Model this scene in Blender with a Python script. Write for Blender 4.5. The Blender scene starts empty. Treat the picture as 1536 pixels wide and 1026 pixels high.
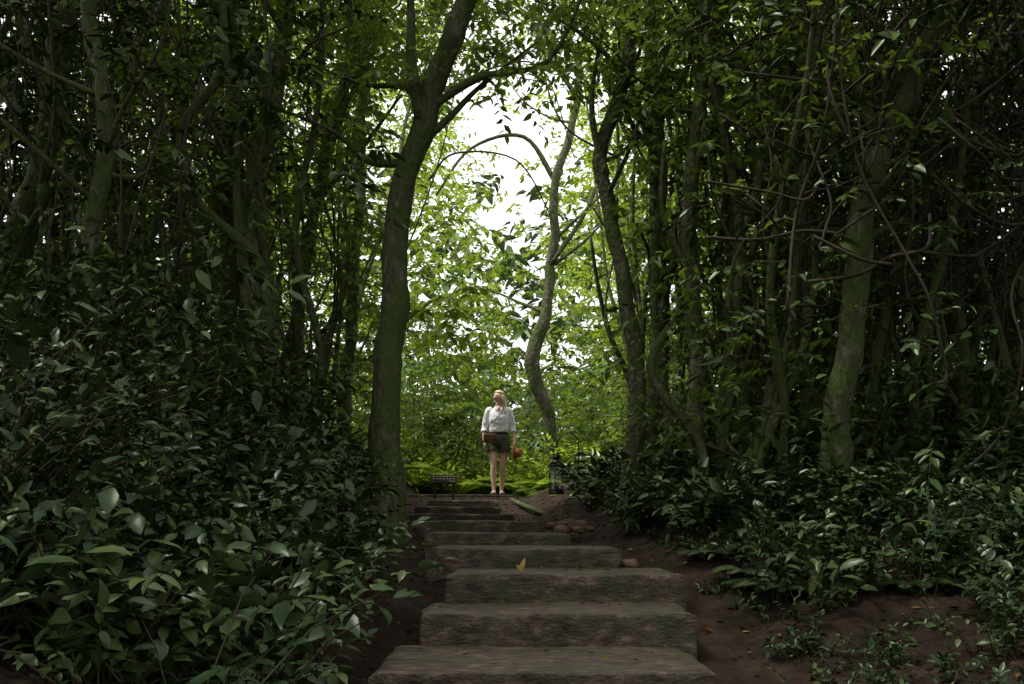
import bpy, math, numpy as np
from mathutils import Vector
rng = np.random.default_rng(11)
scene = bpy.context.scene
scene.view_settings.view_transform = 'Standard'
scene.view_settings.look = 'None'
scene.view_settings.exposure = 0

# ------------------------------------------------------------------ helpers
def nrm(a): return a / np.maximum(np.linalg.norm(a, axis=-1, keepdims=True), 1e-9)

def clump(p, f, ph=0.0):
    x, y, z = p[..., 0]*f+ph, p[..., 1]*f+ph*1.7, p[..., 2]*f+ph*.6
    return (np.sin(x*1.3+1.9*np.sin(y*.9+z*.4)) + np.sin(y*1.7+1.5*np.sin(z*1.1+x*.6)) + np.sin(z*1.5+1.7*np.sin(x*1.2-y*.5)))/3

def link(o, parent=None):
    scene.collection.objects.link(o)
    if parent: o.parent = parent
    return o

class Buf:
    def __init__(s): s.V=[]; s.Q=[]; s.T=[]; s.A=[]; s.QM=[]; s.TM=[]; s.n=0
    def add(s, V, quads=None, tris=None, a=0.5, mat=0):
        V=np.asarray(V,float).reshape(-1,3)
        s.V.append(V)
        s.A.append(np.broadcast_to(np.asarray(a,float),(len(V),)).copy())
        if quads is not None and len(quads):
            q=np.asarray(quads,int)+s.n; s.Q.append(q); s.QM.append(np.full(len(q),mat))
        if tris is not None and len(tris):
            t=np.asarray(tris,int)+s.n; s.T.append(t); s.TM.append(np.full(len(t),mat))
        s.n+=len(V)
    def obj(s, name, mats, smooth=True, parent=None):
        V=np.concatenate(s.V); A=np.concatenate(s.A)
        Q=np.concatenate(s.Q) if s.Q else np.zeros((0,4),int)
        T=np.concatenate(s.T) if s.T else np.zeros((0,3),int)
        M=np.concatenate(s.QM+s.TM)
        me=bpy.data.meshes.new(name)
        me.vertices.add(len(V)); me.vertices.foreach_set('co', V.astype(np.float32).ravel())
        loops=np.concatenate([Q.ravel(),T.ravel()]).astype(np.int32)
        me.loops.add(len(loops)); me.loops.foreach_set('vertex_index', loops)
        me.polygons.add(len(Q)+len(T))
        st=np.concatenate([np.arange(len(Q))*4, len(Q)*4+np.arange(len(T))*3]).astype(np.int32)
        me.polygons.foreach_set('loop_start', st)
        me.polygons.foreach_set('material_index', M.astype(np.int32))
        me.polygons.foreach_set('use_smooth', np.full(len(M), smooth))
        at=me.attributes.new('var','FLOAT','POINT'); at.data.foreach_set('value', A.astype(np.float32))
        me.update(calc_edges=True)
        for m in mats: me.materials.append(m)
        return link(bpy.data.objects.new(name, me), parent)

def leaves(buf, P, D, N, L, W, var, hi=False, mat=0):
    n=len(P); L=np.broadcast_to(L,(n,))[:,None]; W=np.broadcast_to(W,(n,))[:,None]
    D=nrm(D); S=nrm(np.cross(D,N)); U=np.cross(S,D)
    if hi:
        st=[(.22,.36,.0),(.5,.5,.03),(.78,.3,.1)]
        vs=[P]
        for t,w,dr in st:
            m=P+D*L*t-U*L*dr
            vs+= [m+S*W*w+U*W*.13, m, m-S*W*w+U*W*.13]
        vs.append(P+D*L-U*L*.2)
        V=np.stack(vs,1); b=np.arange(n)[:,None]*11
        q=np.concatenate([b+np.array(c) for c in ([1,4,5,2],[2,5,6,3],[4,7,8,5],[5,8,9,6])])
        t=np.concatenate([b+np.array(c) for c in ([0,1,2],[0,2,3],[7,10,8],[8,10,9])])
        buf.add(V,q,t,np.repeat(var,11),mat)
    else:
        V=np.stack([P, P+D*L*.33+S*W*.5+U*W*.12, P+D*L*.7+S*W*.34+U*(W*.1-L*.05), P+D*L-U*L*.15,
                    P+D*L*.7-S*W*.34+U*(W*.1-L*.05), P+D*L*.33-S*W*.5+U*W*.12],1)
        b=np.arange(n)[:,None]*6
        q=np.concatenate([b+np.array([0,1,2,3]), b+np.array([0,3,4,5])])
        buf.add(V,q,None,np.repeat(var,6),mat)

def twigs(buf, O, D, length, K, L, asp=.46, droop=.3, hi=False, stem=.004, tilt=.45, t0=.12, stemmat=1, varbase=None, leafmat=0):
    """leafy shoots: alternate leaves on a drooping stem"""
    n=len(O); D=nrm(D); length=np.broadcast_to(length,(n,))
    t=np.linspace(t0,1,K)[None,:,None]
    ln=length[:,None,None]
    pos=O[:,None]+D[:,None]*ln*t; pos[...,2]-= (droop*ln*t*t)[...,0]
    tan=D[:,None]+np.zeros_like(pos); tan[...,2]-=(2*droop*t)[...,0]; tan=nrm(tan)
    side=np.cross(D,np.array([0,0,1.])); side=nrm(side+rng.normal(0,.15,side.shape))
    sg=np.where(np.arange(K)%2==0,1,-1)[None,:,None]
    r=rng.normal(0,.28,pos.shape)
    ld=nrm(tan*.55+side[:,None]*sg*.85+r-np.array([0,0,.22]))
    ld[:,-1]=nrm(tan[:,-1]+r[:,-1]*.4)
    N=np.array([0,0,1.])+rng.normal(0,tilt,pos.shape)
    LL=(np.broadcast_to(L,(n,))[:,None]*rng.uniform(.6,1.2,(n,K))).ravel()
    vb=rng.uniform(0,1,(n,1)) if varbase is None else np.broadcast_to(varbase,(n,))[:,None]
    var=np.clip(vb*.6+.2+rng.normal(0,.16,(n,K)),0,1).ravel()
    leaves(buf,pos.reshape(-1,3),ld.reshape(-1,3),N.reshape(-1,3),LL,LL*asp*rng.uniform(.8,1.2,len(LL)),var,hi,leafmat)
    if stem:
        s2=nrm(np.cross(D,side)); rings=[]
        for tt,rr in ((0,1.),(.5,.75),(1,.3)):
            c=O+D*length[:,None]*tt; c=c.copy(); c[:,2]-=droop*length*tt*tt
            for a in range(3):
                an=a*2.094; rings.append(c+(side*math.cos(an)+s2*math.sin(an))*stem*rr)
        V=np.stack(rings,1); b=np.arange(n)[:,None]*9; q=[]
        for k in (0,3):
            for a in range(3): q.append(b+np.array([k+a,k+(a+1)%3,k+3+(a+1)%3,k+3+a]))
        buf.add(V,np.concatenate(q),None,.5,stemmat)

def spline(pts, rad, seg=6):
    pts=np.array(pts,float); rad=np.array(rad,float)
    P=np.vstack([2*pts[0]-pts[1],pts,2*pts[-1]-pts[-2]]); out=[]; ro=[]
    for i in range(1,len(P)-2):
        for k in range(seg):
            t=k/seg
            out.append(.5*((2*P[i])+(-P[i-1]+P[i+1])*t+(2*P[i-1]-5*P[i]+4*P[i+1]-P[i+2])*t*t+(-P[i-1]+3*P[i]-3*P[i+1]+P[i+2])*t**3))
            ro.append(rad[i-1]*(1-t)+rad[i]*t)
    out.append(pts[-1]); ro.append(rad[-1])
    return np.array(out),np.array(ro)

def tube(buf, pts, rad, sides=8, mat=0, rough=0.0, ref=(0,1,0), var=.5, caps=True):
    pts=np.array(pts,float); n=len(pts)
    R=np.array(rad,float)
    if R.ndim==0: R=np.full(n,float(R))
    if R.ndim==1: R=np.stack([R,R],1)
    tan=nrm(np.gradient(pts,axis=0)); ref=np.array(ref,float)
    s=nrm(np.cross(tan,ref)); u=np.cross(s,tan)
    a=np.arange(sides)*2*math.pi/sides
    V=pts[:,None]+s[:,None]*(np.cos(a)[None,:,None]*R[:,None,0:1])+u[:,None]*(np.sin(a)[None,:,None]*R[:,None,1:2])
    if rough:
        k=1+rough*clump(V,9.)+rough*.7*clump(V,23.,2.)
        V=pts[:,None]+(V-pts[:,None])*k[...,None]
    q=[]
    for i in range(n-1):
        for j in range(sides):
            q.append((i*sides+j,(i+1)*sides+j,(i+1)*sides+(j+1)%sides,i*sides+(j+1)%sides))
    V=V.reshape(-1,3); t=[]
    if caps:
        V=np.vstack([V,pts[0],pts[-1]]); c0=n*sides; c1=c0+1
        for j in range(sides):
            t.append((c0,j,(j+1)%sides)); t.append((c1,(n-1)*sides+(j+1)%sides,(n-1)*sides+j))
    buf.add(V,q,t,var,mat)

def ellipsoid(buf,c,r,nu=16,nv=10,mat=0,yaw=0.,fn=None):
    V=[];q=[];t=[]
    for i in range(1,nv):
        th=math.pi*i/nv
        for j in range(nu):
            ph=2*math.pi*j/nu; V.append((math.sin(th)*math.cos(ph),math.sin(th)*math.sin(ph),math.cos(th)))
    V+= [(0,0,1),(0,0,-1)]; V=np.array(V)
    if fn: V=fn(V)
    V=V*np.array(r); cy,sy=math.cos(yaw),math.sin(yaw)
    V=np.stack([V[:,0]*cy-V[:,1]*sy,V[:,0]*sy+V[:,1]*cy,V[:,2]],1)+np.array(c)
    for i in range(nv-2):
        for j in range(nu): q.append((i*nu+j,(i+1)*nu+j,(i+1)*nu+(j+1)%nu,i*nu+(j+1)%nu))
    a=(nv-1)*nu
    for j in range(nu):
        t.append((a,j,(j+1)%nu)); t.append((a+1,(nv-2)*nu+(j+1)%nu,(nv-2)*nu+j))
    buf.add(V,q,t,.5,mat)

def box(buf,c,s,mat=0,rz=0.,rx=0.):
    V=np.array([(x,y,z) for x in(-.5,.5) for y in(-.5,.5) for z in(-.5,.5)])*np.array(s)
    y,z=V[:,1].copy(),V[:,2].copy()
    V[:,1]=y*math.cos(rx)-z*math.sin(rx); V[:,2]=y*math.sin(rx)+z*math.cos(rx)
    x,y=V[:,0].copy(),V[:,1].copy()
    V[:,0]=x*math.cos(rz)-y*math.sin(rz); V[:,1]=x*math.sin(rz)+y*math.cos(rz)
    buf.add(V+np.array(c),[(0,1,3,2),(4,6,7,5),(0,4,5,1),(2,3,7,6),(0,2,6,4),(1,5,7,3)],None,.5,mat)

# ------------------------------------------------------------------ materials
def new_mat(name):
    m=bpy.data.materials.new(name); m.use_nodes=True
    nt=m.node_tree; nt.nodes.clear()
    return m,nt,nt.nodes.new('ShaderNodeOutputMaterial')
def N(nt,typ,**kw):
    n=nt.nodes.new(typ)
    for k,v in kw.items(): setattr(n,k,v)
    return n
def ramp(nt,stops):
    r=nt.nodes.new('ShaderNodeValToRGB'); e=r.color_ramp.elements
    while len(e)<len(stops): e.new(.5)
    for el,(p,c) in zip(e,stops): el.position=p; el.color=(*c,1)
    return r
def leaf_mat(name, cols, tcol, trans=.35, rough=.42, gloss=.04):
    """diffuse (+ translucent) leaf blade with a weak waxy coat"""
    m,nt,out=new_mat(name); l=nt.links.new
    at=N(nt,'ShaderNodeAttribute',attribute_name='var')
    r=ramp(nt,[(i/(len(cols)-1),c) for i,c in enumerate(cols)]); l(at.outputs['Fac'],r.inputs['Fac'])
    d=N(nt,'ShaderNodeBsdfDiffuse'); l(r.outputs['Color'],d.inputs['Color']); res=d
    if trans:
        t=N(nt,'ShaderNodeBsdfTranslucent')
        r2=ramp(nt,[(0,tuple(x*.6 for x in tcol)),(1,tuple(x*1.3 for x in tcol))]); l(at.outputs['Fac'],r2.inputs['Fac'])
        l(r2.outputs['Color'],t.inputs['Color'])
        ms=N(nt,'ShaderNodeMixShader'); ms.inputs[0].default_value=trans
        l(d.outputs[0],ms.inputs[1]); l(t.outputs[0],ms.inputs[2]); res=ms
    if gloss:
        g=N(nt,'ShaderNodeBsdfGlossy'); g.inputs['Roughness'].default_value=rough; g.inputs['Color'].default_value=(.95,1,.92,1)
        fr=N(nt,'ShaderNodeLayerWeight'); fr.inputs['Blend'].default_value=.12
        mm=N(nt,'ShaderNodeMath',operation='MULTIPLY_ADD'); l(fr.outputs['Facing'],mm.inputs[0]); mm.inputs[1].default_value=gloss*3; mm.inputs[2].default_value=gloss
        m2=N(nt,'ShaderNodeMixShader'); l(mm.outputs[0],m2.inputs[0]); l(res.outputs[0],m2.inputs[1]); l(g.outputs[0],m2.inputs[2]); res=m2
    l(res.outputs[0],out.inputs[0])
    return m
def surf_mat(name, stops, scale=6, detail=8, rough=.85, bump=.4, bscale=30, stretch=(1,1,1), moss=None, mossamt=.5, spec=.3, metal=0, bdist=.03, far=None):
    m,nt,out=new_mat(name); l=nt.links.new
    tc=N(nt,'ShaderNodeTexCoord'); mp=N(nt,'ShaderNodeMapping'); mp.inputs['Scale'].default_value=stretch
    l(tc.outputs['Object'],mp.inputs['Vector'])
    nz=N(nt,'ShaderNodeTexNoise'); nz.inputs['Scale'].default_value=scale; nz.inputs['Detail'].default_value=detail; nz.inputs['Roughness'].default_value=.65
    l(mp.outputs[0],nz.inputs['Vector'])
    r=ramp(nt,stops); l(nz.outputs['Fac'],r.inputs['Fac']); col=r.outputs['Color']
    if moss:
        n2=N(nt,'ShaderNodeTexNoise'); n2.inputs['Scale'].default_value=3.3; n2.inputs['Detail'].default_value=6; n2.inputs['Roughness'].default_value=.7
        l(tc.outputs['Object'],n2.inputs['Vector'])
        r2=ramp(nt,[(mossamt-.07,(0,0,0)),(mossamt+.12,(1,1,1))]); l(n2.outputs['Fac'],r2.inputs['Fac'])
        mx=N(nt,'ShaderNodeMix',data_type='RGBA'); l(r2.outputs['Color'],mx.inputs['Factor']); l(col,mx.inputs[6]); mx.inputs[7].default_value=(*moss,1)
        col=mx.outputs[2]
    if far:   # grassy ground past the clearing
        sp=N(nt,'ShaderNodeSeparateXYZ'); l(tc.outputs['Object'],sp.inputs[0])
        mr=N(nt,'ShaderNodeMapRange'); mr.inputs['From Min'].default_value=19; mr.inputs['From Max'].default_value=28; l(sp.outputs['Y'],mr.inputs['Value'])
        n4=N(nt,'ShaderNodeTexNoise'); n4.inputs['Scale'].default_value=1.2; n4.inputs['Detail'].default_value=8; l(tc.outputs['Object'],n4.inputs['Vector'])
        r4=ramp(nt,[(.3,tuple(x*.4 for x in far)),(.7,tuple(x*1.4 for x in far))]); l(n4.outputs['Fac'],r4.inputs['Fac'])
        mx=N(nt,'ShaderNodeMix',data_type='RGBA'); l(mr.outputs[0],mx.inputs['Factor']); l(col,mx.inputs[6]); l(r4.outputs['Color'],mx.inputs[7]); col=mx.outputs[2]
    p=N(nt,'ShaderNodeBsdfPrincipled'); l(col,p.inputs['Base Color']); p.inputs['Roughness'].default_value=rough
    p.inputs['Specular IOR Level'].default_value=spec; p.inputs['Metallic'].default_value=metal
    if bump:
        n3=N(nt,'ShaderNodeTexNoise'); n3.inputs['Scale'].default_value=bscale; n3.inputs['Detail'].default_value=4
        l(mp.outputs[0],n3.inputs['Vector'])
        b=N(nt,'ShaderNodeBump'); b.inputs['Strength'].default_value=bump; b.inputs['Distance'].default_value=bdist
        l(n3.outputs['Fac'],b.inputs['Height']); l(b.outputs[0],p.inputs['Normal'])
    l(p.outputs[0],out.inputs[0]); return m

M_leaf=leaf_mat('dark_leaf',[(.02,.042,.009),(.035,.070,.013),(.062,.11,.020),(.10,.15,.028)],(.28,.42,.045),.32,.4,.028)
M_shade=leaf_mat('shade_leaf',[(.018,.042,.010),(.034,.068,.014),(.058,.10,.020),(.095,.14,.030)],(0,0,0),0,.38,.032)  # opaque copy of the dark leaf for foliage outside the lit zone
M_cover=leaf_mat('canopy_leaf',[(.02,.042,.012),(.06,.09,.02)],(0,0,0),0,.5,0)
M_under=leaf_mat('glossy_undergrowth_leaf',[(.013,.034,.010),(.026,.056,.015),(.048,.085,.023),(.095,.13,.04)],(0,0,0),0,.36,.036)
M_bright=leaf_mat('sunlit_tint_leaf',[(.022,.052,.010),(.055,.11,.015),(.12,.19,.028),(.21,.28,.045)],(.44,.60,.06),.45,.45,0)  # lighter, yellower leaf copy; glow of the opening put into its colour
M_far=leaf_mat('hazed_distant_leaf',[(.10,.15,.06),(.14,.19,.09),(.20,.25,.14)],(0,0,0),0,.6,0)  # paled leaf colour: distance haze is painted in, no volume
M_stem=surf_mat('twig_bark',[(.3,(.03,.025,.012)),(.7,(.07,.06,.03))],bump=0)
M_bark=surf_mat('mossy_bark',[(.3,(.030,.027,.018)),(.5,(.08,.072,.048)),(.72,(.24,.22,.16))],scale=14,stretch=(1,1,.4),bump=1,bscale=32,moss=(.062,.092,.020),mossamt=.42,bdist=.045)
M_bark2=surf_mat('pale_bark',[(.3,(.045,.040,.028)),(.5,(.13,.118,.08)),(.72,(.38,.36,.29))],scale=14,stretch=(1,1,.55),bump=1,bscale=32,moss=(.08,.115,.028),mossamt=.445,bdist=.045)
M_vine=surf_mat('vine_bark',[(.3,(.02,.016,.01)),(.7,(.06,.05,.03))],bump=0)
M_soil=surf_mat('forest_soil',[(.3,(.012,.008,.006)),(.5,(.030,.020,.014)),(.7,(.058,.040,.028))],scale=5,rough=.95,bump=1,bscale=22,spec=.15,far=(.04,.06,.018))
M_wood=surf_mat('weathered_step_timber',[(.32,(.014,.010,.007)),(.45,(.055,.040,.028)),(.56,(.10,.074,.052)),(.70,(.22,.17,.12))],scale=10,stretch=(1,1.6,1.9),rough=.7,bump=1,bscale=38,moss=(.040,.048,.018),mossamt=.55,bdist=.018,spec=.4)
M_rock=surf_mat('rock',[(.3,(.07,.042,.03)),(.7,(.20,.13,.09))],scale=8,bump=.6)
M_litter=leaf_mat('dead_leaf',[(.04,.02,.01),(.09,.045,.02),(.17,.10,.04),(.35,.27,.08)],(0,0,0),0,.7,0)
def plain(name,c,rough=.6,metal=0,v=.12,scale=30,bump=.15,spec=.4):
    return surf_mat(name,[(.3,tuple(x*(1-v) for x in c)),(.7,tuple(min(1,x*(1+v)) for x in c))],scale=scale,rough=rough,bump=bump,bscale=60,metal=metal,spec=spec)
M_skin=plain('skin',(.68,.44,.33),.5,bump=.03,v=.05)
M_shirt=plain('white_cotton',(.88,.88,.90),.85,v=.02,scale=8)
M_shorts=plain('olive_cotton',(.065,.08,.038),.9)
M_belt=plain('dark_leather',(.02,.014,.01),.45)
M_brown=plain('brown_leather',(.11,.05,.026),.5)
M_tan=plain('tan_straw',(.30,.13,.05),.8)
M_hair=surf_mat('blond_hair',[(.3,(.50,.37,.18)),(.7,(.85,.70,.42))],scale=40,stretch=(1,1,.15),rough=.5,bump=.5,bscale=60)
M_lip=plain('lips',(.45,.14,.12),.4,bump=0); M_eye=plain('eye_white',(.75,.75,.72),.2,bump=0); M_iris=plain('iris',(.04,.05,.06),.2,bump=0)
M_iron=plain('black_iron',(.018,.018,.018),.4,.6)
M_sole=plain('canvas_shoe',(.30,.22,.15),.8)
mg,nt,out=new_mat('lantern_glass'); g=N(nt,'ShaderNodeBsdfPrincipled'); g.inputs['Base Color'].default_value=(.75,.8,.78,1); g.inputs['Roughness'].default_value=.12
tr=N(nt,'ShaderNodeBsdfTransparent'); ms=N(nt,'ShaderNodeMixShader'); ms.inputs[0].default_value=.35
nt.links.new(tr.outputs[0],ms.inputs[1]); nt.links.new(g.outputs[0],ms.inputs[2]); nt.links.new(ms.outputs[0],out.inputs[0]); M_glass=mg

# ------------------------------------------------------------------ terrain
def cpath(y): return np.interp(y,[-50,4,5.2,5.9,6.7,7.5,9,11,13,15,18,30,200],[.1,.14,.24,.32,.07,-.1,-.3,-.5,-.65,-.7,-.5,0,0])
def ground(x,y):
    x=np.asarray(x,float); y=np.asarray(y,float)
    p=np.interp(y,[-60,2,4.1,4.3,5.2,5.85,6.63,7.5,9,11.2,12.8,14,15.2,18,25,34,60,300],[-.1,.02,.10,.12,.28,.44,.60,.76,.86,.97,1.06,1.17,1.40,1.42,1.3,1.8,6,20])
    d=x-cpath(y); sl=np.maximum(-d-.85,0); sr=np.maximum(d-.95,0)
    aR=np.interp(y,[3,7,8.5,14],[.22,.32,.5,.6])
    z=p+1.0*(1-np.exp(-sl/1.3))+aR*(1-np.exp(-sr/1.1))
    k=np.clip((np.abs(d)-.7)/.5,0,1)
    P=np.stack([x,y,0*x],-1)
    return z+k*(.06*clump(P,2.1)+.04*clump(P,5.3,3.)+.022*clump(P,13.,1.)+.012*clump(P,29.,1.))
s=np.linspace(-1,1,420); gx=s*9+np.sign(s)*np.abs(s)**7*160
s=np.linspace(-1,1,420); gy=10+s*13+np.sign(s)*np.abs(s)**7*230
X,Y=np.meshgrid(gx,gy); Z=ground(X,Y)
b=Buf(); i=np.arange(419)[:,None]*420+np.arange(419)[None,:]
i=i.ravel(); b.add(np.stack([X,Y,Z],-1),np.stack([i,i+1,i+421,i+420],1))
b.obj('ground',[M_soil])

# ------------------------------------------------------------------ steps
def step(x0,x1,y0,y1,zt,h=.26,skew=0.):
    nx,ny,nz=40,12,8; buf=Buf()
    def face(o,u,v,nu,nv,flip=False):
        a,bb=np.meshgrid(np.linspace(0,1,nu+1),np.linspace(0,1,nv+1),indexing='ij')
        V=np.array(o)+a[...,None]*np.array(u)+bb[...,None]*np.array(v)
        k=(np.arange(nu)[:,None]*(nv+1)+np.arange(nv)[None,:]).ravel()
        q=np.stack([k,k+nv+1,k+nv+2,k+1],1)
        if flip:q=q[:,::-1]
        buf.add(V,q)
    w,d=x1-x0,y1-y0
    face((x0,y0,zt-h),(w,0,0),(0,0,h),nx,nz); face((x0,y0,zt),(w,0,0),(0,d,0),nx,ny)
    face((x0,y0,zt-h),(0,0,h),(0,d,0),nz,ny); face((x1,y0,zt-h),(0,0,h),(0,d,0),nz,ny,True)
    face((x0,y1,zt-h),(w,0,0),(0,0,h),nx,nz,True); face((x0,y0,zt-h),(w,0,0),(0,d,0),nx,ny,True)
    V=np.concatenate(buf.V)
    V[:,1]+=skew*(V[:,0]-x0)
    edge=np.exp(-((V[:,1]-y0)/.05)**2)*np.clip(1-(zt-V[:,2])/.05,0,1)
    wear=np.clip(clump(V*np.array([1,0,0]),7.,zt*13)+.5*clump(V*np.array([1,0,0]),17.,zt*3),0,2)
    V[:,2]-=edge*wear*.020; V[:,1]+=edge*wear*.017
    end=np.clip(1-np.minimum(V[:,0]-x0,x1-V[:,0])/.05,0,1)**2; V[:,2]-=end*.015*np.clip(1-(zt-V[:,2])/.05,0,1)
    V[:,2]+=.007*clump(V,3.,zt*9)+.003*clump(V,19.,zt); V[:,1]+=.010*clump(V,4.,zt*5)*(V[:,1]<(y0+y1)/2)
    V[:,0]+=.02*clump(V,6.,2.)
    off=0
    for kk in range(len(buf.V)):
        n=len(buf.V[kk]); buf.V[kk]=V[off:off+n]; off+=n
    o=buf.obj('wooden_step',[M_wood],smooth=True)
    wd=o.modifiers.new('weld','WELD'); wd.merge_threshold=.002
    bv=o.modifiers.new('bevel','BEVEL'); bv.width=.010; bv.segments=3; bv.limit_method='ANGLE'; bv.angle_limit=math.radians(55)
    return o
step(-.61,.89,4.26,5.26,.36,.24,.03); step(-.49,.97,5.20,5.92,.53,.24,-.02); step(-.39,1.03,5.85,6.70,.70,.25,.03)
step(-.57,.71,6.63,7.58,.836,.24,-.03); step(-.66,.44,7.5,8.1,.925,.22,.02); step(-.88,.30,9.0,9.4,1.022,.22)
step(-1.18,.02,11.2,11.5,1.105,.2); step(-1.25,-.15,12.8,13.1,1.214,.2); step(-1.2,-.2,14,14.3,1.33,.2); step(-1.75,.02,15.2,16.6,1.44,.2)
b=Buf(); p,r=spline([(-.02,15.15,1.36),(.2,13.8,1.23),(.45,12.6,1.10)],[.03,.035,.03],8); tube(b,p,r,10,rough=.05,ref=(0,0,1)); b.obj('edging_log',[M_bark])

def rock(c,r,seed):
    b=Buf(); ellipsoid(b,(0,0,0),(1,1,1),18,12)
    V=b.V[0]; V*= (1+.28*clump(V,1.6,seed)+.16*clump(V,4.,seed))[:,None]; V=np.sign(V)*np.abs(V)**.8
    b.V[0]=V*np.array(r)+np.array(c); return b.obj('rock',[M_rock])
for k,(x,y,z,s_) in enumerate([(.42,8.6,.94,.06),(.50,8.9,.97,.07),(.58,8.75,.94,.05),(.36,8.9,.98,.05),(.62,9.0,.99,.06),(.80,6.75,.72,.05),(.52,9.2,1.0,.06),(.44,8.75,.99,.045),(.68,8.8,.95,.04)]):
    rock((x,y,z),(s_*1.2,s_,s_*.65),k*3.1)

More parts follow.
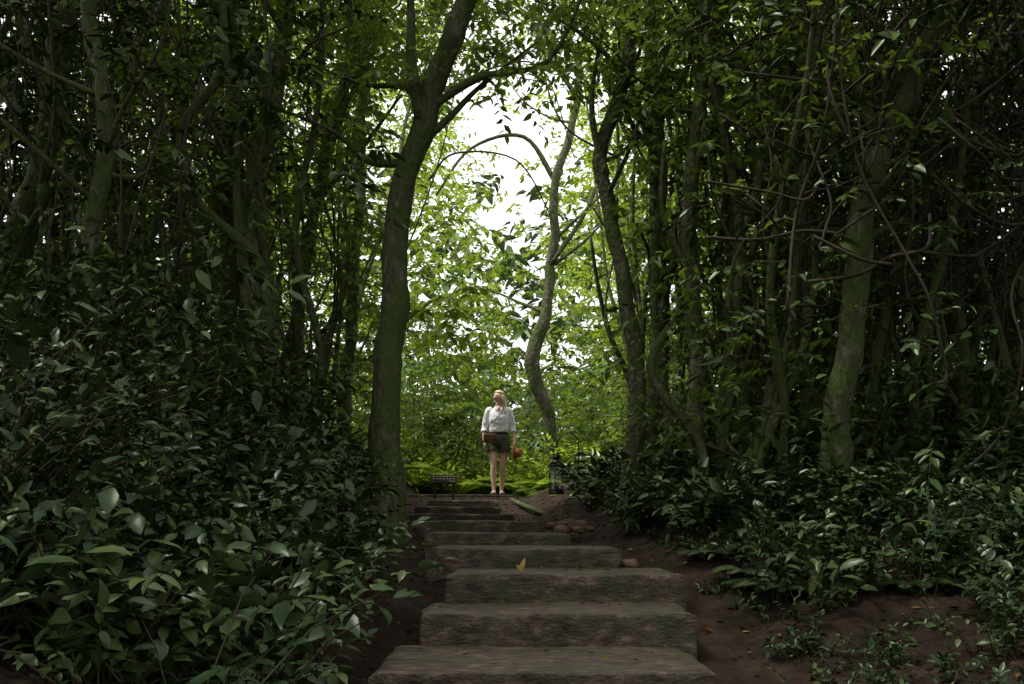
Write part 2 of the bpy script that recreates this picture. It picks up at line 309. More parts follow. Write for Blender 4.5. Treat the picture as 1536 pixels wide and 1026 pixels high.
# ------------------------------------------------------------------ trees
def tunnel(P,extra=0.):
    """clearance above the trail"""
    d=np.abs(P[...,0]-cpath(P[...,1])*.6-.03*P[...,1]*.3)
    return (d<.75+.05*P[...,1]+extra)&(P[...,2]<1+.45*np.maximum(P[...,1],4))&(P[...,1]<17)
tree_specs=[
 ([(-1.10,8.5,.85),(-1.06,8.5,2.05),(-1.01,8.5,3.02),(-.93,8.5,3.87),(-.73,8.5,4.56),(-.55,8.5,5.01),(-.39,8.5,5.41),(-.1,8.6,6.1),(.3,8.8,7.2)],[.17,.125,.115,.105,.105,.10,.09,.08,.05],0,[[(-.78,8.5,4.45),(-.86,8.5,4.95),(-.87,8.5,5.5),(-1.0,8.4,6.6)]]),
 ([(-2.03,12,1.3),(-1.99,12,2.97),(-1.91,12,3.85),(-1.83,12,5.22),(-1.79,12,6.5),(-1.7,12,8)],[.08,.075,.07,.07,.06,.04],1,[]),
 ([(-2.53,11,1.4),(-2.42,11,2.36),(-2.31,11,3.91),(-2.12,11,4.8),(-1.83,11,5.97),(-1.6,11,6.8),(-1.3,11,8)],[.08,.075,.07,.065,.06,.05,.03],0,[[(-2.2,11,4.5),(-1.7,11,5.1),(-1.2,10.9,5.7)]]),
 ([(-2.19,9,1.3),(-2.22,9,2.48),(-2.31,9,3.2),(-2.37,9,3.8),(-2.22,9,4.53),(-2.07,9,5.43),(-2.04,9,6.3),(-2.2,9,7.6)],[.12,.10,.10,.095,.09,.08,.07,.04],1,[]),
 ([(-1.9,8,1.2),(-1.97,8,2.5),(-2.08,8,3.12),(-2.51,8,3.6),(-2.64,8,4.13),(-2.35,8,4.6),(-2.3,8,5.2),(-2.5,8,6.5)],[.05,.045,.045,.04,.038,.035,.03,.02],0,[[(-2.51,8,3.6),(-3.1,8,3.9),(-3.6,7.8,3.9)]]),
 ([(-2.85,10,1.4),(-2.83,10,3.0),(-2.83,10,4.7),(-2.8,10,6.2),(-3,10,8)],[.1,.09,.085,.08,.05],0,[]),
 ([(-2.9,7,1.2),(-2.94,7,2.8),(-2.85,7,3.8),(-2.95,7,4.7),(-3,7,6.5)],[.08,.065,.06,.055,.03],0,[]),
 ([(-4.6,9,1.5),(-4.5,9,3.4),(-4.1,9,4.9),(-3.9,9,7)],[.14,.12,.11,.07],0,[]),
 ([(.95,17,1.3),(.76,17,2.08),(.59,17,2.88),(.36,17,3.79),(.61,17,4.81),(.71,17,5.95),(.76,17,6.87),(1.16,17,8.46),(.93,17,9.6),(1.0,17,11)],[.13,.11,.10,.13,.09,.08,.07,.06,.05,.03],1,[[(.76,17,6.8),(.2,17,7.6),(-.7,17,7.4),(-1.3,17,6.6)],[(1.1,17,8.3),(.5,17,9.2),(.2,17,10.2)],[(.65,17,5.4),(1.3,17,6.4),(1.7,17,7.6)]]),
 ([(1.19,10,.9),(1.25,10,2.24),(1.18,10,3.11),(.98,10,4.05),(.92,10,4.78),(1.09,10,5.39),(1.19,10,5.86),(1.29,10,6.5),(1.3,10,8)],[.11,.085,.08,.07,.07,.065,.06,.05,.03],1,[[(.95,10,4.5),(.8,10,5.2),(.95,10,6.2)]]),
 ([(1.6,11,1.2),(1.6,11,2.5),(1.64,11,3.54),(1.6,11,4.57),(1.6,11,5.68),(1.56,11,6.8),(1.5,11,8.5)],[.14,.115,.11,.10,.10,.09,.05],0,[[(1.63,10.9,2.6),(1.66,10.7,3.5),(1.93,10.6,4.48),(2.05,10.5,5.9)],[(1.62,11,5),(1.3,11,5.9),(1.1,11,7)]]),
 ([(1.78,9.5,1.0),(1.76,9.5,2.43),(1.73,9.5,3.45),(1.67,9.5,4.08),(1.79,9.5,4.91),(1.86,9.5,6.0),(1.9,9.5,7.8)],[.095,.08,.075,.07,.065,.06,.04],1,[]),
 ([(2.36,10,1.1),(2.36,10,1.97),(2.32,10,3.04),(2.22,10,4.05),(2.12,10,5.05),(2.02,10,5.86),(1.9,10,7.5)],[.11,.09,.085,.08,.08,.07,.04],1,[[(2.25,10,3.9),(2.5,10,4.6),(2.6,10,6)]]),
 ([(2.75,9.3,1.1),(2.72,9.3,2.6),(2.78,9.3,3.9),(2.7,9.3,5.3),(2.8,9.3,7.3)],[.07,.06,.055,.05,.03],1,[]),
 ([(1.45,9.8,1.1),(1.52,9.8,2.3),(1.38,9.8,3.3),(1.5,9.8,4.4),(1.35,9.8,5.4),(1.5,9.8,7)],[.055,.045,.045,.04,.035,.02],0,[]),
 ([(2.05,9,1.1),(2.1,9,2.2),(1.98,9,3.2),(2.25,9,4.2),(2.5,9,5.1),(2.6,9,6.8)],[.05,.04,.04,.035,.03,.02],1,[]),
 ([(3.3,8.8,1.1),(3.2,8.8,2.2),(3.4,8.8,3.2),(3.7,8.8,4.3),(3.75,8.8,6.5)],[.06,.05,.045,.04,.02],0,[]),
 ([(3.1,12,1.2),(3.15,12,2.8),(3.15,12,4.1),(3.23,12,5.3),(3.31,12,7.3),(3.3,12,9)],[.09,.08,.075,.07,.06,.04],1,[]),
 ([(2.52,8,.9),(2.61,8,1.5),(2.64,8,2.1),(2.77,8,3.06),(2.93,8,3.97),(3.2,8,4.45),(3.39,8,4.89),(3.65,8,5.4),(4,8,6.8)],[.15,.12,.105,.10,.10,.085,.08,.075,.04],0,[[(2.95,8,4.05),(2.7,8,4.75),(2.53,8,5.3),(2.4,8,6.4)]]),
 ([(1.5,8.6,.9),(1.75,8.5,1.22),(2.0,8.5,1.5),(2.2,8.6,2.0),(2.5,8.8,3.0),(2.6,9,4.5)],[.08,.075,.07,.06,.05,.03],0,[]),
 ([(4.05,9,1.2),(4.05,9,2.6),(4.05,9,3.6),(4.11,9,4.5),(4.41,9,5.73),(4.7,9,7.5)],[.08,.065,.06,.06,.055,.03],0,[]),
 ([(3.55,10.5,1.2),(3.5,10.5,3),(3.75,10.5,4.6),(3.6,10.5,7.5)],[.08,.07,.06,.04],0,[]),
 ([(5.3,10.5,1.2),(5.2,10.5,3),(5.5,10.5,5),(5.3,10.5,8)],[.13,.11,.1,.06],0,[]),
]
def tree(pts,rad,kind,limbs,leafmat,L=.10,ncrown=110,nl=9):
    e=bpy.data.objects.new('forest_tree',None); link(e); b=Buf(); lf=Buf()
    pts=np.array(pts,float); base=pts[0].copy(); pts[0,2]=ground(base[0],base[1])-.12
    p,r=spline(pts,rad,10)
    p[:,1]+= .05*np.sin(p[:,2]*1.7+base[0]*5)
    p[:,0]+= .020*np.sin(p[:,2]*4.1+base[0]*9)+.010*np.sin(p[:,2]*8.3+base[0]*3)
    hz=(p[:,2]-p[0,2]); r=r*(1+.7*np.exp(-hz/.18))
    tube(b,p,r,14,rough=.13)
    ends=[]
    for lb in limbs:
        q,rr=spline(lb,np.linspace(r[len(r)//2]*.55,r[len(r)//2]*.2,len(lb)),6); tube(b,q,rr,8,rough=.08)
        ends+= [q[int((len(q)-1)*f)] for f in (.5,.75,1)]
    for k in range(nl):
        i=int(len(p)*rng.uniform(.35,.98))-1; a=rng.uniform(0,2*math.pi); ln=rng.uniform(.5,1.5)
        d=np.array([math.cos(a),math.sin(a),rng.uniform(.1,.9)])
        q=[p[i]+d*ln*t+np.array([0,0,.25*ln*t*t])+rng.normal(0,.09,3)*t for t in (0,.33,.66,1)]
        if tunnel(np.array(q[-1])[None])[0] : continue
        q,rr=spline(q,[r[i]*.4,r[i]*.3,r[i]*.2,r[i]*.1],4); tube(b,q,rr,6)
        ends+= [q[int((len(q)-1)*f)] for f in (.5,.75,1)]
    ends.append(p[-1]); ends=np.array(ends)
    O=ends[rng.integers(0,len(ends),ncrown)]+rng.normal(0,.28,(ncrown,3))
    O=O[~tunnel(O,-.1)]
    if len(O)>3:
        D=np.stack([rng.normal(0,1,len(O)),rng.normal(0,1,len(O)),rng.uniform(-.2,.5,len(O))],1)
        twigs(lf,O,D,rng.uniform(.25,.5,len(O)),8,L)
        lf.obj('crown',[leafmat,M_stem],parent=e)
    b.obj('trunk',[M_bark2 if kind else M_bark],parent=e)
for sp in tree_specs:
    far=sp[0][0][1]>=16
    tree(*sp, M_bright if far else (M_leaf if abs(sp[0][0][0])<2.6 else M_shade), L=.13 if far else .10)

b=Buf()
for k in range(250):
    sd=-1 if rng.random()<.35 else 1
    x=sd*rng.uniform(1.5,6.5); y=rng.uniform(8,15)
    if abs(x)<.75+.07*y: continue
    z0=float(ground(x,y)); h=rng.uniform(3,7); ln=rng.normal(0,.16,2)
    q=[(x+ln[0]*t*h+rng.normal(0,.12),y+ln[1]*t*h,z0-.1+h*t) for t in np.linspace(0,1,6)]
    p,r=spline(q,np.linspace(.034,.012,6)*rng.uniform(.5,1.7),5); tube(b,p,r,6)
b.obj('saplings',[M_bark])
b=Buf()
for k in range(420):
    if k<260: A=np.array([rng.uniform(2.2,6),rng.uniform(7,10),rng.uniform(3.2,6.4)]); B=A+np.array([rng.uniform(-1.8,1.8),rng.uniform(-.5,.5),rng.uniform(-1.4,.7)])
    else:
        sd=-1 if rng.random()<.6 else 1
        A=np.array([sd*rng.uniform(1.6,5),rng.uniform(6.5,12),rng.uniform(4,7)]); B=A+np.array([rng.uniform(-1.,1.),rng.uniform(-.5,.5),rng.uniform(-4,-1)])
    if min(abs(A[0]),abs(B[0]))<1.5: B[0]=A[0]+.2*np.sign(A[0])
    sag=rng.uniform(.1,.6)
    q=[A+(B-A)*t-np.array([0,0,sag*4*t*(1-t)])+rng.normal(0,.08,3) for t in np.linspace(0,1,6)]
    p,r=spline(q,np.full(6,rng.uniform(.005,.014)),5); tube(b,p,r,4)
for q in ([(-1.2,14,5.8),(-.7,14,6.3),(0,14,6.2),(.5,14,5.6),(.6,14,4.9)],[(-.9,13,6.6),(-.2,13,7.0),(.5,13,6.6),(1.0,13,5.7)],[(-1,15,7.4),(-.3,15,8),(.4,15,8.6)],[(1.2,12,5.5),(.6,12,6),(.1,12,6.8)]):
    q=[tuple(np.array(c)+rng.normal(0,.12,3)) for c in q]
    p,r=spline(q,np.linspace(.018,.006,len(q)),6); tube(b,p,r,5)
b.obj('hanging_vines',[M_vine])

# ------------------------------------------------------------------ foliage masses
def scatter(n,lo,hi): return rng.uniform(lo,hi,(n,3))
def dirs(n,up=(-.3,.5)):
    a=rng.uniform(0,2*math.pi,n); return np.stack([np.cos(a),np.sin(a),rng.uniform(*up,n)],1)
b=Buf()
for sd in (-1,1):
    n=15500
    P=scatter(n,(1.1,5.5,.9),(7.0,16.5,8.8)); P[:,0]*=sd
    g=ground(P[:,0],P[:,1]); ok=(P[:,2]>g+.2)&~tunnel(P)&(clump(P,1.5,sd*2.)+.35*clump(P,3.9)>-.35)&(np.abs(P[:,0])>.5+.07*P[:,1])
    ok&=~((P[:,1]<6.5)&(np.abs(P[:,0])<2.6))
    ok&=~((P[:,1]>13.2)&(np.abs(P[:,0])<4.0)&(P[:,2]>3.2))
    pr=np.where(P[:,1]<9.8,np.where(P[:,2]>4.4,.62,.30),1.)*np.where((P[:,2]<3.4)&(P[:,1]<12),.85,1.)
    ok&=rng.random(n)<pr
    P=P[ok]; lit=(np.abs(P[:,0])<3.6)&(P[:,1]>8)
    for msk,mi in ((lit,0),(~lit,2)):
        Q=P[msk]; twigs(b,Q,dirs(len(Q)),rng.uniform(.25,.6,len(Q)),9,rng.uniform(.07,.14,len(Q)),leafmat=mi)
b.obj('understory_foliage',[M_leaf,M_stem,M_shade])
b=Buf()
n=5600; P=scatter(n,(-12,-9,7.0),(12,15.5,10.0))  # canopy added mostly out of view to darken the foreground; openings admit light
P=P[(clump(P,.9,5.)>-.6)&~((np.abs(P[:,0]+.5)<3.6)&(P[:,1]>11.2))&~((np.abs(P[:,0]+.1)<1.1)&(P[:,1]>6.5))]
twigs(b,P,dirs(len(P),(-.2,.2)),rng.uniform(.5,1.,len(P)),8,rng.uniform(.24,.34,len(P)),stem=0)
b.obj('shading_canopy_foliage',[M_cover,M_stem])
b=Buf(); n=1400; P=scatter(n,(-2.2,8.2,4.6),(2.4,12.0,7.0)); P=P[P[:,2]>1+(.44+.06*clump(P,1.7))*P[:,1]]
twigs(b,P,dirs(len(P)),rng.uniform(.25,.5,len(P)),9,.10)
b.obj('overhanging_branches',[M_leaf,M_stem])
b=Buf(); n=4000
a=rng.uniform(0,2*math.pi,n); rr=rng.uniform(8,14,n); P=np.stack([rr*np.cos(a),3+rr*np.sin(a),rng.uniform(0,10,n)],1)  # added leaf ring, mostly unseen, blocking sky light from sides and behind
P=P[(P[:,1]<14)&(np.abs(P[:,0])>2.4)|(P[:,1]<-3)]
P=P[~((P[:,1]>5)&(np.abs(P[:,0])<7))]
twigs(b,P,dirs(len(P)),rng.uniform(.5,1.,len(P)),8,rng.uniform(.28,.42,len(P)),stem=0)
n=4200; P=scatter(n,(4.2,15.5,1.0),(16,23,12)); P[:,0]*=rng.choice([-1,1],n); P=P[clump(P,.9,7.)>-.45]
twigs(b,P,dirs(len(P)),rng.uniform(.5,1.,len(P)),8,rng.uniform(.14,.24,len(P)),stem=0)
b.obj('light_block_and_side_foliage',[M_cover,M_stem])
b=Buf(); n=17500
P=scatter(n,(-9,17.4,1.2),(9,29,15))
sc=P[:,1]/24.
hw=(np.clip(.30+.20*(P[:,2]/sc-5.0),.22,1.7)+.45*clump(P,1.3)+.30*clump(P,3.1,2.))*sc
gap=(np.abs(P[:,0]-np.interp(P[:,2]/sc,[4,6,9,14],[.45,.35,.0,.1])*sc)<hw)&(P[:,2]>4.2*sc)
ok=(~gap|((rng.random(len(P))<.24)&(P[:,1]<22)))&(clump(P,1.1,1.)+.4*clump(P,2.7)>np.where(P[:,2]<5,-.42,-.34))
ok&=~((P[:,1]<19)&(P[:,2]<2.2)&(np.abs(P[:,0]+.2)<.9))
P=P[ok]; shaded=(clump(P,.8,4.)+.5*clump(P,2.2,1.)>.22)&(P[:,2]<5.5)  # low clumps get the dark leaf, painting shade and depth into the backdrop
for msk,mi in ((~shaded,0),(shaded,2)):
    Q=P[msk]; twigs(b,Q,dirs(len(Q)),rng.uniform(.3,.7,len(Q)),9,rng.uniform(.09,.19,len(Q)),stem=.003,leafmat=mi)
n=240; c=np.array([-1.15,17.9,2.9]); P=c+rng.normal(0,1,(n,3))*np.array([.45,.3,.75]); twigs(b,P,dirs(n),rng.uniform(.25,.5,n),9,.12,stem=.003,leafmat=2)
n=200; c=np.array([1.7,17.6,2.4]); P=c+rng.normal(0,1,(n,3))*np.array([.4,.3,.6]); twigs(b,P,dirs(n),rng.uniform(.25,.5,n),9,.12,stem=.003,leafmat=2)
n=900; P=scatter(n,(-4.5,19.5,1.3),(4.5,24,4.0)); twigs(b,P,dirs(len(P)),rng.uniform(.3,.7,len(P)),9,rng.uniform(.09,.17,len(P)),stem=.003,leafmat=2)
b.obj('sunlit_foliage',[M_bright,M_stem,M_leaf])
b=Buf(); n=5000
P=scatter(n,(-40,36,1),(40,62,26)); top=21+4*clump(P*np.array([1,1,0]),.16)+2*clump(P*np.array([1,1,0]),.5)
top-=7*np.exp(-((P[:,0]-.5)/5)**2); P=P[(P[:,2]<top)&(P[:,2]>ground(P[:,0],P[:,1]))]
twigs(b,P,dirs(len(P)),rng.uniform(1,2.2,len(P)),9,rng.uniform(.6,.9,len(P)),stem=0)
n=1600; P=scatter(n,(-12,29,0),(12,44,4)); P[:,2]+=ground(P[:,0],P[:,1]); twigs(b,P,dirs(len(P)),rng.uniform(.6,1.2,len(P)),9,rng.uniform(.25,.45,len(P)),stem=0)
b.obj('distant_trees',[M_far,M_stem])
def shrubs(name,bases,h,stems,K,L,hi,mat,droop=.35,up=1.0,asp=.44,big=1.5):
    b=Buf(); n=len(bases); B=np.repeat(bases,stems,0); m=len(B)
    B=B+np.stack([rng.normal(0,.06,m),rng.normal(0,.06,m),np.zeros(m)],1)
    hh=np.repeat(np.broadcast_to(h,(n,)),stems)*rng.uniform(.45,1.15,m)
    a=rng.uniform(0,2*math.pi,m); o=rng.uniform(.15,.9,m)
    D=np.stack([np.cos(a)*o,np.sin(a)*o,np.full(m,up)],1)
    ls=np.repeat(rng.uniform(.6,big,n),stems)
    twigs(b,B,D,hh,K,np.broadcast_to(L,(m,))*rng.uniform(.8,1.15,m)*ls,asp,droop,hi,stem=.005,tilt=.4,t0=.25,varbase=np.repeat(rng.uniform(0,1,n),stems))
    return b.obj(name,[mat,M_stem])
def bases(n,xr,yr,clear=1.05):
    x=rng.uniform(*xr,n); y=rng.uniform(*yr,n); k=np.abs(x-cpath(y))>clear
    x,y=x[k],y[k]; return np.stack([x,y,ground(x,y)-.02],1)
B=bases(430,(-6,-.9),(3.0,8.5),1.05); shrubs('undergrowth',B,.55+.6*rng.random(len(B)),9,10,.095,True,M_under)
B=bases(300,(-6.5,-.9),(8.5,15),1.12); shrubs('undergrowth',B,.85,9,9,.12,False,M_under)
B=bases(70,(-3.8,-1.9),(3.2,5.4),1.9); shrubs('undergrowth',B,1.8,8,14,.085,True,M_under,big=1.2)
B=bases(150,(-5.8,-1.9),(5.2,9.5),1.7); shrubs('undergrowth',B,2.1,8,17,.095,True,M_shade,up=1.6)
B=bases(420,(.9,7),(7.3,15),1.12); shrubs('undergrowth',B,.7,9,9,.11,False,M_under)
B=bases(130,(2.3,7),(7.8,12),1.5); shrubs('undergrowth',B,1.6,8,14,.10,False,M_shade,up=1.6)
B=bases(60,(1.3,3.5),(8.6,11.5),1.5); shrubs('undergrowth',B,1.0,8,12,.10,False,M_shade,up=1.4)
B=bases(230,(1.5,6),(5.7,8.5),1.35); shrubs('undergrowth',B,.55,9,9,.085,True,M_under)
B=bases(80,(2.3,4),(3.4,6.2),1.4); shrubs('undergrowth',B,.38,8,9,.07,True,M_under,big=1.2)
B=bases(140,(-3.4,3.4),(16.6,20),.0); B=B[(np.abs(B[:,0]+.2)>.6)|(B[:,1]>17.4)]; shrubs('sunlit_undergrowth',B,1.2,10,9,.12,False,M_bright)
B=bases(170,(-2.5,-.9),(3.5,12),.90); shrubs('groundcover',B,.25,8,7,.045,False,M_under)
B=bases(260,(.9,5),(4.0,11),.98); shrubs('groundcover',B,.20,7,7,.04,False,M_under)
b=Buf(); n=26; P=np.stack([rng.uniform(-1.15,-.5,n),rng.uniform(11,12.5,n),rng.uniform(3.0,3.7,n)],1)
twigs(b,P,dirs(n,(-.1,.4)),.35,6,.18,.36,.3,True); b.obj('broadleaf_branch',[M_bright,M_stem])
def ferns(name,bases,fr,L,mat):
    b=Buf()
    for B in bases:
        for k in range(fr):
            a=2*math.pi*k/fr+rng.uniform(-.3,.3); ln=L*rng.uniform(.7,1.15); d=np.array([math.cos(a),math.sin(a),0])
            t=np.linspace(.08,1,22); P=B+d*ln*t[:,None]*.85; P[:,2]+=ln*(.95*t-.75*t*t)
            tan=nrm(np.gradient(P,axis=0)); sd=np.cross(tan,[0,0,1.]); sd=nrm(sd)
            w=ln*.24*np.sin(np.pi*(t*.88+.1))+.01
            for sg in (-1,1):
                leaves(b,P,sd*sg+tan*.35-np.array([0,0,.15]),np.cross(sd,tan)*1.+np.array([0,0,.3]),w,w*.28,np.full(22,rng.uniform(.3,.9)))
            tube(b,P[::3],np.linspace(.005,.002,len(P[::3])),4,mat=1,ref=(.3,.2,.9),caps=False)
    return b.obj(name,[mat,M_stem])
F=bases(30,(-2.4,-.9),(3.6,8),.98); ferns('fern',F,9,.38,M_under)
F=bases(22,(1.1,4),(5.5,9),1.15); ferns('fern',F,9,.34,M_under)
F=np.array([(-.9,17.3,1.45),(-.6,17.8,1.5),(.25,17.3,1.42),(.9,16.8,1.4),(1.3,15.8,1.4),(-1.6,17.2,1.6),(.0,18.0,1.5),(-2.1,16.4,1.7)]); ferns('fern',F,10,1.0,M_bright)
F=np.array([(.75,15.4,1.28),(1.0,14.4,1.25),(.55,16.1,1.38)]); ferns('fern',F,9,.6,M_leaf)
b=Buf(); n=5500; x=rng.uniform(-2.6,5,n); y=rng.uniform(2.5,16,n); z=ground(x,y)+.012
leaves(b,np.stack([x,y,z],1),dirs(n,(-.05,.15)),np.array([0,0,1.])+rng.normal(0,.3,(n,3)),rng.uniform(.03,.07,n),rng.uniform(.015,.03,n),rng.random(n)**2.6*.9)
st=[(-.5,.8,4.3,5.1,.375),(-.4,.9,5.25,5.8,.545),(-.3,1,5.9,6.6,.715),(-.5,.65,6.7,7.4,.85)]
for x0,x1,y0,y1,z0 in st:
    n=22; P=np.stack([rng.uniform(x0,x1,n),y0+(y1-y0)*rng.random(n)**.5,np.full(n,z0)],1)
    leaves(b,P,dirs(n,(-.0,.1)),np.array([0,0,1.])+rng.normal(0,.2,(n,3)),rng.uniform(.02,.06,n),.022,rng.uniform(.1,.8,n))
b.obj('leaf_litter',[M_litter])
b=Buf(); leaves(b,np.array([(.05,6.0,.712),(.07,6.0,.710)]),np.array([(.35,0,1.),(-.5,0,.5)]),np.array([(0,-1,.2),(0,-1,.4)]),np.array([.085,.06]),np.array([.032,.026]),np.array([1.,.95]),True); b.obj('fallen_yellow_leaf',[M_litter])

# ------------------------------------------------------------------ lantern
E=bpy.data.objects.new('lantern',None); link(E); lx,ly,lz=.58,13.0,1.38
b=Buf()
def ringtube(z0,z1,r0,r1,mat=0,n=14): tube(b,[(lx,ly,z0),(lx,ly,z1)],[r0,r1],n,mat=mat)
ringtube(lz,lz+.03,.105,.105); ringtube(lz+.03,lz+.075,.095,.075); ringtube(lz+.36,lz+.38,.105,.105); ringtube(lz+.38,lz+.45,.10,.045); ringtube(lz+.45,lz+.49,.04,.05); ringtube(lz+.49,lz+.51,.05,.02)
for k in range(6):
    a=k*math.pi/3+.3; c,s_=math.cos(a)*.095,math.sin(a)*.095; tube(b,[(lx+c,ly+s_,lz+.03),(lx+c,ly+s_,lz+.37)],.0065,5)
for z in (.14,.26):
    q=[(lx+.096*math.cos(a),ly+.096*math.sin(a),lz+z) for a in np.linspace(0,2*math.pi,19)]; tube(b,q,.004,4,ref=(0,0,1))
tube(b,[(lx,ly,lz+.07),(lx,ly,lz+.12)],[.03,.03],10)
q=[(lx+.05*math.sin(a),ly,lz+.53+.035-.05*math.cos(a)) for a in np.linspace(0,2*math.pi,17)]; tube(b,q,.004,4)
b.obj('frame',[M_iron],parent=E)
b=Buf(); tube(b,[(lx,ly,lz+.075),(lx,ly,lz+.2),(lx,ly,lz+.36)],[.06,.08,.06],16); b.obj('glass_chimney',[M_glass],parent=E)
E=bpy.data.objects.new('lantern_hook_post',None); link(E); b=Buf(); hx=lx+.29
q=[(hx,ly,1.05),(hx,ly,1.7),(hx,ly,2.02),(hx-.03,ly,2.12),(hx-.13,ly,2.18),(hx-.24,ly,2.12),(hx-.285,ly,2.02),(lx,ly,lz+.6)]
p,r=spline(q,np.full(len(q),.009),6); tube(b,p,r,7); b.obj('pole',[M_iron],parent=E)
# sign
E=bpy.data.objects.new('trail_sign',None); link(E); b=Buf()
box(b,(-1.02,14.9,1.66),(.40,.03,.13),rz=.06,rx=-.25); box(b,(-1.16,14.93,1.48),(.035,.035,.34)); box(b,(-.88,14.93,1.48),(.035,.035,.34)); o=b.obj('board',[M_vine],False,parent=E)
bv=o.modifiers.new('bevel','BEVEL'); bv.width=.005
b=Buf(); 
for r_ in range(3):
    for k in range(7):
        if rng.random()<.85: box(b,(-1.17+.05*k,14.873+.0-.012*(1-r_)*.9,1.70-.035*r_),(.035,.003,.012),rz=.06,rx=-.25)
b.obj('lettering',[plain('cream_paint',(.3,.27,.18))],False,parent=E)

# ------------------------------------------------------------------ woman
W=bpy.data.objects.new('woman',None); link(W)
def solid(name,buf,mat,vox=.008,it=6,disp=0.):
    o=buf.obj(name,[mat],parent=W)
    m=o.modifiers.new('r','REMESH'); m.mode='VOXEL'; m.voxel_size=vox; m.use_smooth_shade=True
    if it:
        sm=o.modifiers.new('s','SMOOTH'); sm.iterations=it; sm.factor=.5
    if disp:
        tx=bpy.data.textures.new(name,'CLOUDS'); tx.noise_scale=.07; d=o.modifiers.new('d','DISPLACE'); d.texture=tx; d.strength=disp; d.mid_level=.5
    return o
def T(b,pts,rad,n=16,seg=4,ref=(0,1,0)):
    rad=np.array(rad,float)
    if rad.ndim==1: p,r=spline(pts,rad,seg); tube(b,p,r,n,ref=ref)
    else:
        p,r0=spline(pts,rad[:,0],seg); _,r1=spline(pts,rad[:,1],seg); tube(b,p,np.stack([r0,r1],1),n,ref=ref)
b=Buf()
T(b,[(0,0,.80),(0,0,.90),(0,0,1.05),(0,0,1.2),(0,0,1.33),(0,.01,1.39),(0,.01,1.44),(0,-.005,1.5),(0,-.01,1.55)],[(.14,.09),(.165,.105),(.115,.085),(.14,.10),(.155,.085),(.08,.06),(.05,.05),(.046,.048),(.05,.05)],20)
ellipsoid(b,(0,-.075,1.375),(.040,.045,.06),14,10)   # throat and collarbone in the open neckline
legs={-1:[(-.085,0,.88),(-.09,-.03,.68),(-.080,-.075,.48),(-.085,-.07,.33),(-.078,-.085,.16),(-.076,-.09,.07),(-.076,-.09,.03)],
       1:[(.085,0,.88),(.085,.01,.68),(.06,.01,.47),(.058,.065,.33),(.048,.10,.16),(.046,.11,.07),(.046,.11,.03)]}
for s_,L_ in legs.items():
    T(b,L_,[.088,.072,.050,.052,.035,.030,.033],14)
    ft=L_[-1]; T(b,[(ft[0],ft[1]+.05,.04),(ft[0],ft[1]-.03,.035),(ft[0]+s_*.015,ft[1]-.12,.022),(ft[0]+s_*.02,ft[1]-.17,.018)],[.03,.034,.03,.018],12,ref=(0,0,1))
arms={-1:[(-.16,.01,1.355),(-.195,.015,1.22),(-.225,.02,1.09),(-.235,-.02,.98),(-.225,-.07,.87)],
       1:[(.16,.01,1.355),(.20,.02,1.22),(.225,.025,1.09),(.245,.0,.98),(.25,-.045,.87)]}
for s_,A_ in arms.items():
    T(b,A_,[.05,.042,.036,.032,.023],12)
    w=np.array(A_[-1]); T(b,[w,w+(0,-.012,-.04),w+(-s_*.004,-.02,-.085)],[(.018,.026),(.018,.036),(.015,.034)],10)
    for k in range(4):
        o_=np.array((0,-.045+.022*k-.008,-.08)); l_=(.072,.082,.078,.06)[k]; a0=w+o_*1.0
        T(b,[a0+(0,0,.02),a0+(-s_*.002,0,-l_*.5),a0+(-s_*.022,0,-l_*.95)],[.0095,.009,.0075],8,3)
    a0=w+np.array((-s_*.006,-.04,-.03)); T(b,[a0+(0,.015,.01),a0+(-s_*.008,-.022,-.025),a0+(-s_*.014,-.03,-.055)],[.012,.011,.008],8,3)
yaw=math.radians(-45)
def rot(p):
    x,y,z=p; c,s2=math.cos(yaw),math.sin(yaw); return (x*c-y*s2, x*s2+y*c-.01, z)
def headfn(V):
    V=V.copy(); low=np.clip(-V[:,2],0,1); V[:,0]*=1-.32*low; V[:,1]=np.where(V[:,1]<0,V[:,1]*(1-.05*low),V[:,1]*(1-.35*low)); return V
ellipsoid(b,rot((0,0,1.568)),(.073,.092,.112),20,16,yaw=yaw,fn=headfn)
T(b,[rot((0,-.086,1.585)),rot((0,-.106,1.556)),rot((0,-.088,1.545))],[.008,.013,.010],8,3,ref=(1,.3,0))
T(b,[rot((-.02,-.078,1.505)),rot((.02,-.078,1.505))],[.02,.02],8,3)
for s_ in(-1,1): ellipsoid(b,rot((s_*.074,.008,1.565)),(.010,.02,.03),8,8,yaw=yaw)
solid('body',b,M_skin,.0065,4)
b=Buf()
for s_ in(-1,1): ellipsoid(b,rot((s_*.03,-.083,1.578)),(.012,.008,.007),10,8,yaw=yaw)
b.obj('eyes',[M_eye],parent=W); b=Buf()
for s_ in(-1,1): ellipsoid(b,rot((s_*.03,-.0895,1.578)),(.009,.004,.008),8,6,yaw=yaw); T(b,[rot((s_*.015,-.09,1.597)),rot((s_*.045,-.078,1.597))],[.004,.003],6,2,ref=(0,0,1))
b.obj('irises_and_brows',[M_iris],parent=W); b=Buf()
T(b,[rot((-.022,-.083,1.53)),rot((0,-.094,1.529)),rot((.022,-.083,1.53))],[.003,.0065,.003],8,3,ref=(0,0,1)); b.obj('lips',[M_lip],parent=W)
b=Buf()
def hairfn(V):
    V=V.copy(); f=(V[:,1]<-.02)&(V[:,2]<.48); V[f,1]=-.02+(V[f,1]+.02)*.08; return V
ellipsoid(b,rot((0,.012,1.590)),(.083,.104,.108),36,26,yaw=yaw,fn=hairfn)
bk=rot((0,.085,1.60))
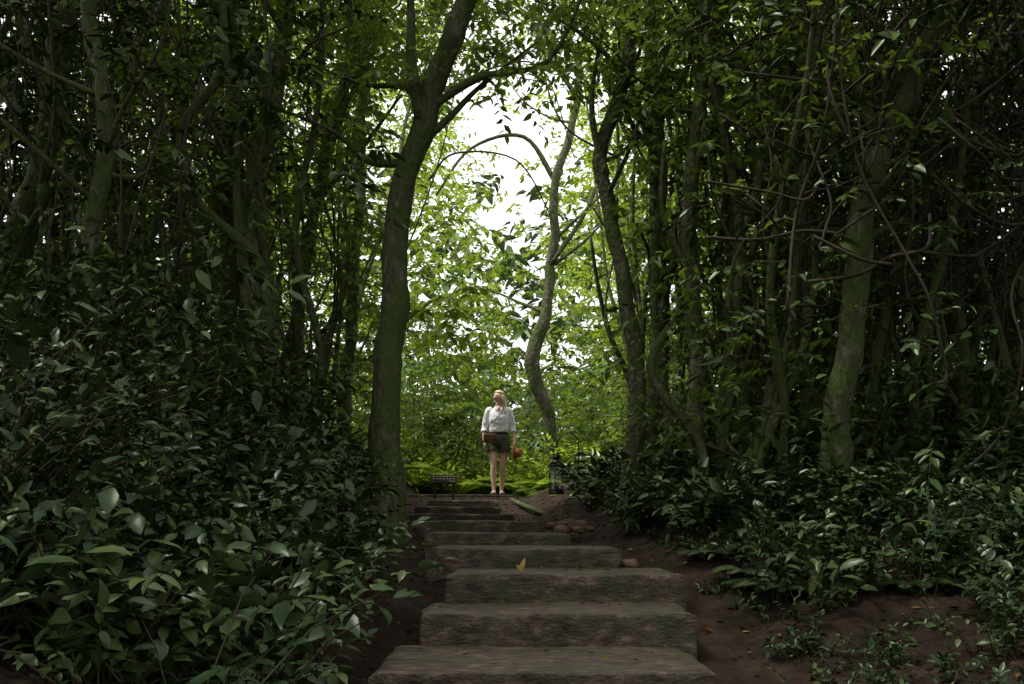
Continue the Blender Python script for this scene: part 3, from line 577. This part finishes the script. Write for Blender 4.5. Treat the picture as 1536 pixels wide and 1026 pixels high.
T(b,[bk,(bk[0]+.02,bk[1]+.02,1.52),(bk[0]+.025,bk[1]-.02,1.42),(bk[0]+.02,bk[1]-.07,1.32),(bk[0]+.01,bk[1]-.08,1.22)],[.045,.05,.045,.036,.012],10)
T(b,[rot((.078,.01,1.60)),rot((.084,.02,1.52)),(.085,-.03,1.43),(.10,-.075,1.34),(.095,-.09,1.25)],[.022,.028,.030,.026,.010],8)
T(b,[rot((-.02,.06,1.58)),(.03,.07,1.48),(.06,.09,1.38),(.08,.09,1.28)],[.04,.045,.04,.02],10)
solid('hair',b,M_hair,.006,2,.010)
b=Buf()
T(b,[(0,0,.985),(0,0,1.03),(0,-.005,1.12),(0,-.008,1.22),(0,0,1.32),(0,.005,1.375),(0,.012,1.42)],[(.137,.105),(.158,.122),(.158,.122),(.168,.128),(.172,.108),(.125,.08),(.062,.062)],24)
for s_,A_ in arms.items():
    A2=[(s_*.12,.005,1.36)]+A_[:3]+[tuple((np.array(A_[3])+A_[2])/2)]
    T(b,A2,[.06,.066,.06,.055,.052],14)
    T(b,[tuple(np.array(A_[2])*.55+np.array(A_[3])*.45),tuple(np.array(A_[2])*.3+np.array(A_[3])*.7)],[.055,.053],14,2)
T(b,[(-.06,-.035,1.41),(-.042,-.10,1.37),(0,-.118,1.30)],[.014,.016,.01],8); T(b,[(.06,-.035,1.41),(.042,-.10,1.37),(0,-.118,1.30)],[.014,.016,.01],8)
solid('shirt',b,M_shirt,.008,3,.022)
b=Buf()
T(b,[(0,0,.80),(0,0,.86),(0,0,.93),(0,0,.99),(0,0,1.015)],[(.165,.105),(.178,.118),(.172,.118),(.140,.104),(.134,.10)],24)
for s_,L_ in legs.items(): T(b,[(s_*.085,0,.87),(s_*.09,0,.78),(s_*.092,L_[1][1]*.6,.69)],[.098,.102,.102],16)
solid('shorts',b,M_shorts,.008,3,.012)
b=Buf(); q=[(.145*math.cos(a),.112*math.sin(a),1.0) for a in np.linspace(0,2*math.pi,33)]; T(b,q,np.tile([.008,.018],(33,1)),8,1,ref=(0,0,1)); b.obj('belt',[M_belt],parent=W)
b=Buf(); box(b,(-.135,-.165,.90),(.21,.07,.145),rz=.12); box(b,(-.139,-.205,.925),(.205,.012,.085),rz=.12); o=b.obj('shoulder_bag',[M_brown],False,parent=W); bv=o.modifiers.new('b','BEVEL'); bv.width=.014; bv.segments=3
b=Buf(); T(b,[(-.235,-.14,.96),(-.17,-.145,1.08),(-.06,-.15,1.2),(.05,-.135,1.32),(.085,-.06,1.415),(.07,.04,1.41),(0,.13,1.25),(-.12,.13,1.08),(-.22,.0,.97),(-.235,-.12,.95)],[.006]*10,6,6,ref=(.2,.1,.97)); b.obj('bag_strap',[M_belt],parent=W)
b=Buf(); hc=np.array((.255,-.06,.675))
def hat(x): return (hc[0]+x,hc[1]-.3*x,hc[2])
tube(b,[hat(0),hat(.008)],[(.135,.12),(.135,.12)],24,ref=(0,1,0)); tube(b,[hat(.004),hat(.05),hat(.09),hat(.1)],[(.085,.075),(.08,.07),(.07,.06),(.03,.03)],20,ref=(0,1,0))
o=b.obj('sun_hat',[M_tan],parent=W); 
b=Buf()
for s_,L_ in legs.items():
    ft=L_[-1]; T(b,[(ft[0],ft[1]+.065,.028),(ft[0],ft[1],.03),(ft[0]+s_*.015,ft[1]-.11,.026),(ft[0]+s_*.02,ft[1]-.185,.02)],[(.026,.028),(.04,.03),(.042,.027),(.02,.016)],14,ref=(0,0,1))
solid('shoes',b,M_sole,.007,2)
W.location=(-.21,15.75,1.445); W.scale=(.98,.98,.98)

# ------------------------------------------------------------------ light: bright thin overcast
w=bpy.data.worlds.new('World'); scene.world=w; w.use_nodes=True; nt=w.node_tree
bg=nt.nodes['Background']; sky=nt.nodes.new('ShaderNodeTexSky'); sky.sky_type='NISHITA'; sky.sun_disc=False
EL=math.radians(64); AZ=math.radians(-92)
sky.sun_elevation=EL; sky.sun_rotation=AZ; sky.dust_density=6; sky.air_density=1.2
tc=nt.nodes.new('ShaderNodeTexCoord'); cn=nt.nodes.new('ShaderNodeTexNoise'); cn.inputs['Scale'].default_value=2.2; cn.inputs['Detail'].default_value=5
nt.links.new(tc.outputs['Generated'],cn.inputs['Vector'])
mr=nt.nodes.new('ShaderNodeMapRange'); mr.inputs['From Min'].default_value=.3; mr.inputs['From Max'].default_value=.6; mr.inputs['To Min'].default_value=.6; mr.inputs['To Max'].default_value=.95
nt.links.new(cn.outputs['Fac'],mr.inputs['Value'])
mx=nt.nodes.new('ShaderNodeMix'); mx.data_type='RGBA'; nt.links.new(mr.outputs[0],mx.inputs['Factor']); nt.links.new(sky.outputs[0],mx.inputs[6]); mx.inputs[7].default_value=(13.4,13.3,13.,1)
nt.links.new(mx.outputs[2],bg.inputs[0]); bg.inputs[1].default_value=.15
sl=bpy.data.lights.new('sun','SUN'); sl.energy=5; sl.angle=math.radians(10); sl.color=(1,.96,.86)
so=link(bpy.data.objects.new('sun',sl))
to=Vector((math.sin(AZ)*math.cos(EL),math.cos(AZ)*math.cos(EL),math.sin(EL)))
so.rotation_euler=(to).to_track_quat('Z','Y').to_euler()
# ------------------------------------------------------------------ camera
cam=bpy.data.cameras.new('camera'); co=link(bpy.data.objects.new('camera',cam)); co.location=(0,0,1); co.rotation_euler=(math.radians(90),0,0)
cam.lens=35; cam.sensor_width=36; cam.shift_y=.177; cam.clip_end=800; cam.clip_start=.05
scene.camera=co
